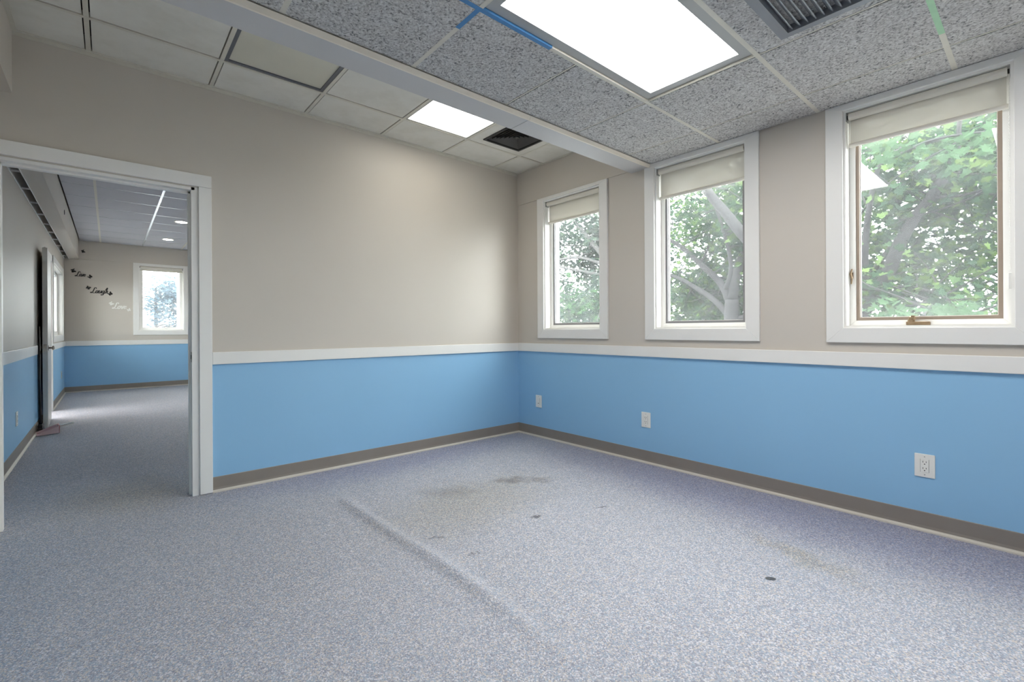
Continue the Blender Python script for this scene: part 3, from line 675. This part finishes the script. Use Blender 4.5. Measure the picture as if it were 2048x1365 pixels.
for (x, z, a, s, mt, lb) in ((-3.789, 2.196, -1.2, .07, 'decal', 'mirror butterfly decal with painted dark reflection before the word Live'), (-3.556, 2.086, .9, .065, 'decal', 'mirror butterfly decal with painted dark reflection after the word Live'),
        (-3.591, 1.892, -.5, .065, 'decal', 'mirror butterfly decal with painted dark reflection before the word Laugh'), (-3.281, 1.788, .7, .07, 'decal', 'mirror butterfly decal with painted dark reflection after the word Laugh'),
        (-3.274, 1.620, -1.0, .07, 'decal_reflect', 'mirror butterfly decal with painted bright reflection before the word Love'), (-3.015, 1.495, .4, .06, 'decal_reflect', 'mirror butterfly decal with painted bright reflection after the word Love')):
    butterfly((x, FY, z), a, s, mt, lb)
butterfly((-3.655, FY - .010, 2.555), -1.2, .055, 'decal', 'black butterfly decal on upper panel of far end wall')
butterfly((-3.705, 4.15, 2.55), -.9, .055, 'decal', 'black butterfly decal on the side of the long soffit', rz=math.pi / 2)

# ---------------------------------------------------------------- outside: ground, trees, pole
struct(B(-60, 80, -60, 90, -4.2, -4.0).build('ground', 'asphalt'), 'grey ground outside below the windows', 'ground')
LEAF = [(0, -.5), (.10, -.22), (.46, -.30), (.36, -.06), (.52, .16), (.26, .16), (.22, .34), (0, .52), (-.22, .34), (-.26, .16), (-.52, .16), (-.36, -.06), (-.46, -.30), (-.10, -.22)]
def leaf_frame(rnd, droop=.75):
    n = Vector((rnd.gauss(0, .55), rnd.gauss(0, .55), droop)).normalized(); t = n.orthogonal().normalized(); t.rotate(Matrix.Rotation(rnd.uniform(0, 6.28), 3, n)); return t, n.cross(t), n
def leaf_cloud(name, parent, mat, pts, smin, smax, rnd, fold=.18):
    vs, fs = [], []
    for p in pts:
        s = rnd.uniform(smin, smax); t, b, n = leaf_frame(rnd); k = len(vs)
        for u, v in LEAF: vs.append(p + t * (u * s) + b * (v * s) + n * (abs(u) * fold * s))
        fs += [(k, k + 1, k + 2, k + 3, k + 4, k + 5, k + 6, k + 7), (k, k + 7, k + 8, k + 9, k + 10, k + 11, k + 12, k + 13)]
    me = bpy.data.meshes.new(name); me.from_pydata(vs, [], fs); me.materials.append(MT[mat]); o = obj(name, me, parent); o['kind'] = 'stuff'; return o
lm = bpy.data.meshes.new('leaf'); lm.from_pydata([Vector((u, v, abs(u) * .18)) for u, v in LEAF], [], [(0, 1, 2, 3, 4, 5, 6, 7), (0, 7, 8, 9, 10, 11, 12, 13)]); lm.materials.append(MT['leaf'])
def grow(rnd, limbs, nsub, out, seglen=.5):
    """twigs off each limb; returns tip points for leaves"""
    tips = []; subs = []
    for pts, r0, r1 in limbs:
        for _ in range(nsub):
            t = rnd.uniform(.15, 1) * (len(pts) - 1); i = min(int(t), len(pts) - 2); p = pts[i].lerp(pts[i + 1], t - i)
            d = Vector((abs(rnd.gauss(.5, .8)), rnd.gauss(0, 1), rnd.gauss(.15, .7))).normalized(); q = [p + Vector((.02, 0, 0))]
            n = rnd.randint(3, 5)
            for k in range(n):
                d = (d + Vector((rnd.gauss(.08, .25), rnd.gauss(0, .3), rnd.gauss(0, .25)))).normalized(); q.append(q[-1] + d * seglen * rnd.uniform(.5, .9)); tips.append(q[-1])
            subs.append(q)
    return tips, subs
def tree(name, label, base, limbs, rnd, mat, bark, nsub, per, spread, smin, smax, near=0, extra=(), trunk_r=.2, group='trees outside the windows'):
    o = thing(name, label, 'tree', base, group=group); bv = Vector(base)
    limbs = [([Vector(p) for p in pts], a, b) for pts, a, b in limbs]
    for i, (pts, a, b) in enumerate(limbs):
        cp = [Vector(p) for p in catmull([tuple(p) for p in pts], 4)]; n = len(cp)
        MB().tube([p - bv for p in cp], [1.05 * (a + (b - a) * k / (n - 1)) for k in range(n)], 9).build('trunk' if i == 0 else 'branch', bark, o, smooth=True)
    tips, subs = grow(rnd, limbs[1:], nsub, o)
    m = MB()
    for q in subs: m.tube([p - bv for p in q], [.016 - .011 * k / (len(q) - 1) for k in range(len(q))], 5, False)
    tw = m.build('twigs', bark, o); tw['kind'] = 'stuff'
    centres = tips + [Vector(e) for e in extra]; pts = []
    for c in centres:
        for _ in range(per): pts.append(c + Vector((abs(rnd.gauss(.1, spread)), rnd.gauss(0, spread), rnd.gauss(0, spread * .6))) - bv)
    leaf_cloud('foliage', o, mat, pts, smin, smax, rnd)
    return o
rnd = random.Random(11)
def px(q, X): return at(q[0], q[1], 0, X)
# tree seen in the middle window
b1 = Vector((7.0, 0.82, -4.0))
limbs = [([b1, px((1464, 700), 7), px((1464, 600), 7)], .22, .13),
 ([px((1464, 625), 7), px((1445, 572), 7), px((1400, 528), 6.9), px((1362, 494), 6.8), px((1320, 470), 6.6)], .09, .03),
 ([px((1464, 640), 7), px((1430, 602), 7), px((1385, 572), 7.1), px((1349, 553), 7.2), px((1270, 530), 7.4)], .075, .025),
 ([px((1464, 600), 7), px((1475, 540), 7.2), px((1500, 470), 7.4), px((1520, 380), 7.6), px((1530, 280), 7.8)], .11, .04),
 ([px((1450, 580), 7), px((1462, 530), 6.6), px((1440, 440), 6.3), px((1400, 330), 6.0)], .05, .02),
 ([px((1475, 640), 7), px((1540, 600), 7.2), px((1600, 520), 7.6)], .06, .02),
 ([px((1400, 528), 6.9), px((1420, 480), 7.4), px((1410, 400), 7.9)], .03, .012)]
ext = [px((rnd.uniform(1290, 1560), rnd.uniform(300, 680)), rnd.uniform(7.3, 10.0)) for _ in range(120)] + [px((rnd.uniform(1290, 1450), rnd.uniform(560, 690)), rnd.uniform(7.5, 10.0)) for _ in range(50)]
t1 = tree('maple_tree', 'green maple with trunk and spreading limbs behind the middle window', b1, limbs, rnd, 'leaf', 'bark', 11, 25, .30, .10, .17, extra=ext)
# tree whose leaning stems show in the window with the crank, with one thick limb crossing the middle window
b2 = Vector((6.6, -1.05, -4.0))
limbs = [([b2, px((1690, 720), 6.6), px((1712, 640), 6.6), px((1729, 603), 6.6)], .24, .15),
 ([px((1722, 625), 6.6), px((1773, 550), 6.6), px((1802, 482), 6.6), px((1831, 434), 6.6), px((1876, 376), 6.6), px((1908, 313), 6.6), px((1930, 200), 6.6)], .115, .04),
 ([px((1722, 600), 6.7), px((1745, 545), 6.8), px((1790, 485), 7.0), px((1830, 440), 7.2), px((1860, 390), 7.4)], .055, .02),
 ([px((1745, 585), 6.6), px((1790, 574), 6.4), px((1850, 580), 6.2), px((1895, 600), 6.1), px((1930, 640), 6.0)], .035, .012),
 ([px((1748, 590), 6.6), px((1780, 602), 6.3), px((1820, 612), 6.1), px((1870, 600), 5.9)], .025, .010),
 ([px((1700, 690), 6.6), px((1640, 590), 6.3), px((1560, 545), 6.1), px((1489, 473), 5.9), px((1450, 425), 5.8), px((1413, 378), 5.7), px((1380, 300), 5.6)], .13, .07),
 ([px((1729, 603), 6.6), px((1730, 500), 6.2), px((1738, 420), 6.0), px((1760, 330), 5.8), px((1820, 290), 5.6)], .06, .02),
 ([px((1850, 400), 6.6), px((1900, 330), 7.0), px((1960, 290), 7.4), px((2020, 260), 7.8)], .03, .012),
 ([px((1855, 395), 6.6), px((1930, 390), 6.4), px((2000, 365), 6.2), px((2060, 350), 6.0)], .022, .010),
 ([px((1890, 315), 6.6), px((1895, 280), 6.5), px((1915, 230), 6.4)], .035, .02),
 ([px((1770, 325), 5.8), px((1850, 285), 4.9), px((1930, 268), 4.5), px((2000, 262), 4.2)], .022, .008),
 ([px((1870, 600), 5.9), px((1850, 638), 4.6), px((1950, 648), 4.0)], .018, .007)]
ext = [px((rnd.uniform(1690, 2060), rnd.uniform(230, 400)), rnd.uniform(6.9, 9.0)) for _ in range(70)] + [px((rnd.uniform(1690, 2060), rnd.uniform(400, 690)), rnd.uniform(7.2, 10.0)) for _ in range(90)]
t2 = tree('maple_tree', 'green maple with leaning forked stems behind the window with the crank', b2, limbs, rnd, 'leaf', 'bark', 9, 17, .28, .10, .17, extra=ext)
# thin twiggy tree to the right, bare branches crossing
b3 = Vector((9.5, -4.2, -4.0)); limbs = [([b3, Vector((9.5, -4.1, 0)), Vector((9.4, -3.6, 2.6))], .16, .08)]
for k in range(9):
    s0 = Vector((9.4, -3.7, rnd.uniform(1.0, 3.0))); e = px((rnd.uniform(1850, 1990), rnd.uniform(260, 560)), 9 + rnd.uniform(-.5, .8)); mid = s0.lerp(e, .5) + Vector((0, rnd.uniform(-.2, .2), rnd.uniform(-.1, .35)))
    limbs.append(([s0, mid, e, e + (e - mid) * .6], .035, .010))
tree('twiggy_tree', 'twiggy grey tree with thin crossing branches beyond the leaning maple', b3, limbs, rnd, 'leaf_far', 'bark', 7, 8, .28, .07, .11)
# pale tree behind the corner window
b4 = Vector((7.8, 5.2, -4.0))
limbs = [([b4, Vector((7.8, 5.2, 0.5)), px((1235, 560), 7.8)], .22, .13),
 ([px((1240, 560), 7.8), px((1200, 505), 7.7), px((1175, 475), 7.6), px((1150, 445), 7.5), px((1120, 400), 7.4)], .075, .05),
 ([px((1238, 540), 7.8), px((1180, 520), 7.7), px((1150, 515), 7.6), px((1120, 520), 7.5), px((1080, 530), 7.4)], .05, .03),
 ([px((1238, 560), 7.8), px((1190, 548), 7.7), px((1150, 540), 7.6), px((1115, 532), 7.5), px((1070, 520), 7.4)], .055, .035),
 ([px((1238, 480), 7.9), px((1190, 482), 7.8), px((1160, 492), 7.8), px((1110, 490), 7.8)], .03, .015),
 ([px((1238, 560), 7.8), px((1260, 480), 7.9), px((1250, 380), 8.0)], .07, .03)]
ext = [px((rnd.uniform(1090, 1220), rnd.uniform(545, 670)), rnd.uniform(7, 9.5)) for _ in range(45)] + [px((rnd.uniform(1090, 1220), rnd.uniform(400, 480)), rnd.uniform(7, 9)) for _ in range(36)]
t4 = tree('pale_tree', 'pale grey green tree with crossing boughs behind the corner window', b4, limbs, rnd, 'leaf_far', 'bark_pale', 7, 34, .26, .10, .17, extra=ext)
# bough of large single leaves hanging close to the window with the crank
ls = []
for k in range(300):
    if k < 130: q = px((rnd.uniform(1715, 1990), rnd.uniform(258, 335) + rnd.gauss(0, 12)), rnd.uniform(3.6, 5.2))
    elif k < 210: q = px((rnd.uniform(1085, 1215), rnd.gauss(600, 34)), rnd.uniform(5.2, 6.4))
    else: q = px((rnd.uniform(1740, 1960), rnd.gauss(632, 14)), rnd.uniform(3.4, 4.4))
    t, b, n = leaf_frame(rnd, .9); own, ob = (t4, b4) if 130 <= k < 210 else (t2, b2); o = obj('leaf', lm, own); o.matrix_parent_inverse = Matrix.Identity(4)
    s = rnd.uniform(.11, .17); mt = Matrix((t * s, b * s, n * s)).transposed().to_4x4(); mt.translation = q - ob; o.matrix_basis = mt
# background trees closing the gaps low down
for k, (bx, by, lab) in enumerate(((15, 5.0, 'distant hazy tree between the two maples'), (15, -6.0, 'distant hazy tree beyond the twiggy tree'), (14, 12, 'distant hazy tree beyond the pale corner tree'), (15, 20, 'distant hazy tree farthest along from the pale corner tree'), (14, -13, 'distant hazy tree farthest along from the twiggy tree'))):
    bb = Vector((bx, by, -4.0)); limbs = [([bb, bb + Vector((0, 0, 4)), bb + Vector((0, 0, 7))], .25, .1)]
    for j in range(7): 
        a = rnd.uniform(0, 6.28); z = rnd.uniform(2.5, 6.0); limbs.append(([bb + Vector((0, 0, z)), bb + Vector((math.cos(a) * 1.4, math.sin(a) * 1.8, z + .6)), bb + Vector((math.cos(a) * 2.5, math.sin(a) * 3.2, z + .9))], .09, .03))
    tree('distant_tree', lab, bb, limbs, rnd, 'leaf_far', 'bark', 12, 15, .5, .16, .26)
# beyond the far end window
b5 = Vector((-0.9, 36.0, -4.0)); limbs = [([b5, b5 + Vector((0, 0, 4)), b5 + Vector((0, 0, 8))], .2, .06)]
for j in range(16):
    a = rnd.uniform(0, 6.28); z = rnd.uniform(4.8, 8.0); r = rnd.uniform(.5, 1.0) * (9.2 - z) * .55
    limbs.append(([b5 + Vector((0, 0, z)), b5 + Vector((math.cos(a) * r * .5, math.sin(a) * r * .5, z + .2)), b5 + Vector((math.cos(a) * r, math.sin(a) * r, z - .1))], .05, .02))
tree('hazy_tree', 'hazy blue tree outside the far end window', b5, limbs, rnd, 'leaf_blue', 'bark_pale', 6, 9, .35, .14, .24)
o = thing('utility_pole', 'grey utility pole outside the far end window', 'pole', (-0.02, 31.5, -4.0))
MB().tube([(0, 0, 0), (0, 0, 9.0)], [.15, .11], 12).build('pole', 'pole', o, smooth=True); B(-.9, .9, -.05, .05, 8.2, 8.32).build('crossarm', 'pole', o)
for xx in (-.8, -.3, .3, .8): cyl((xx, 0, 8.32), (xx, 0, 8.45), .04, 8).build('insulator', 'pole', o)
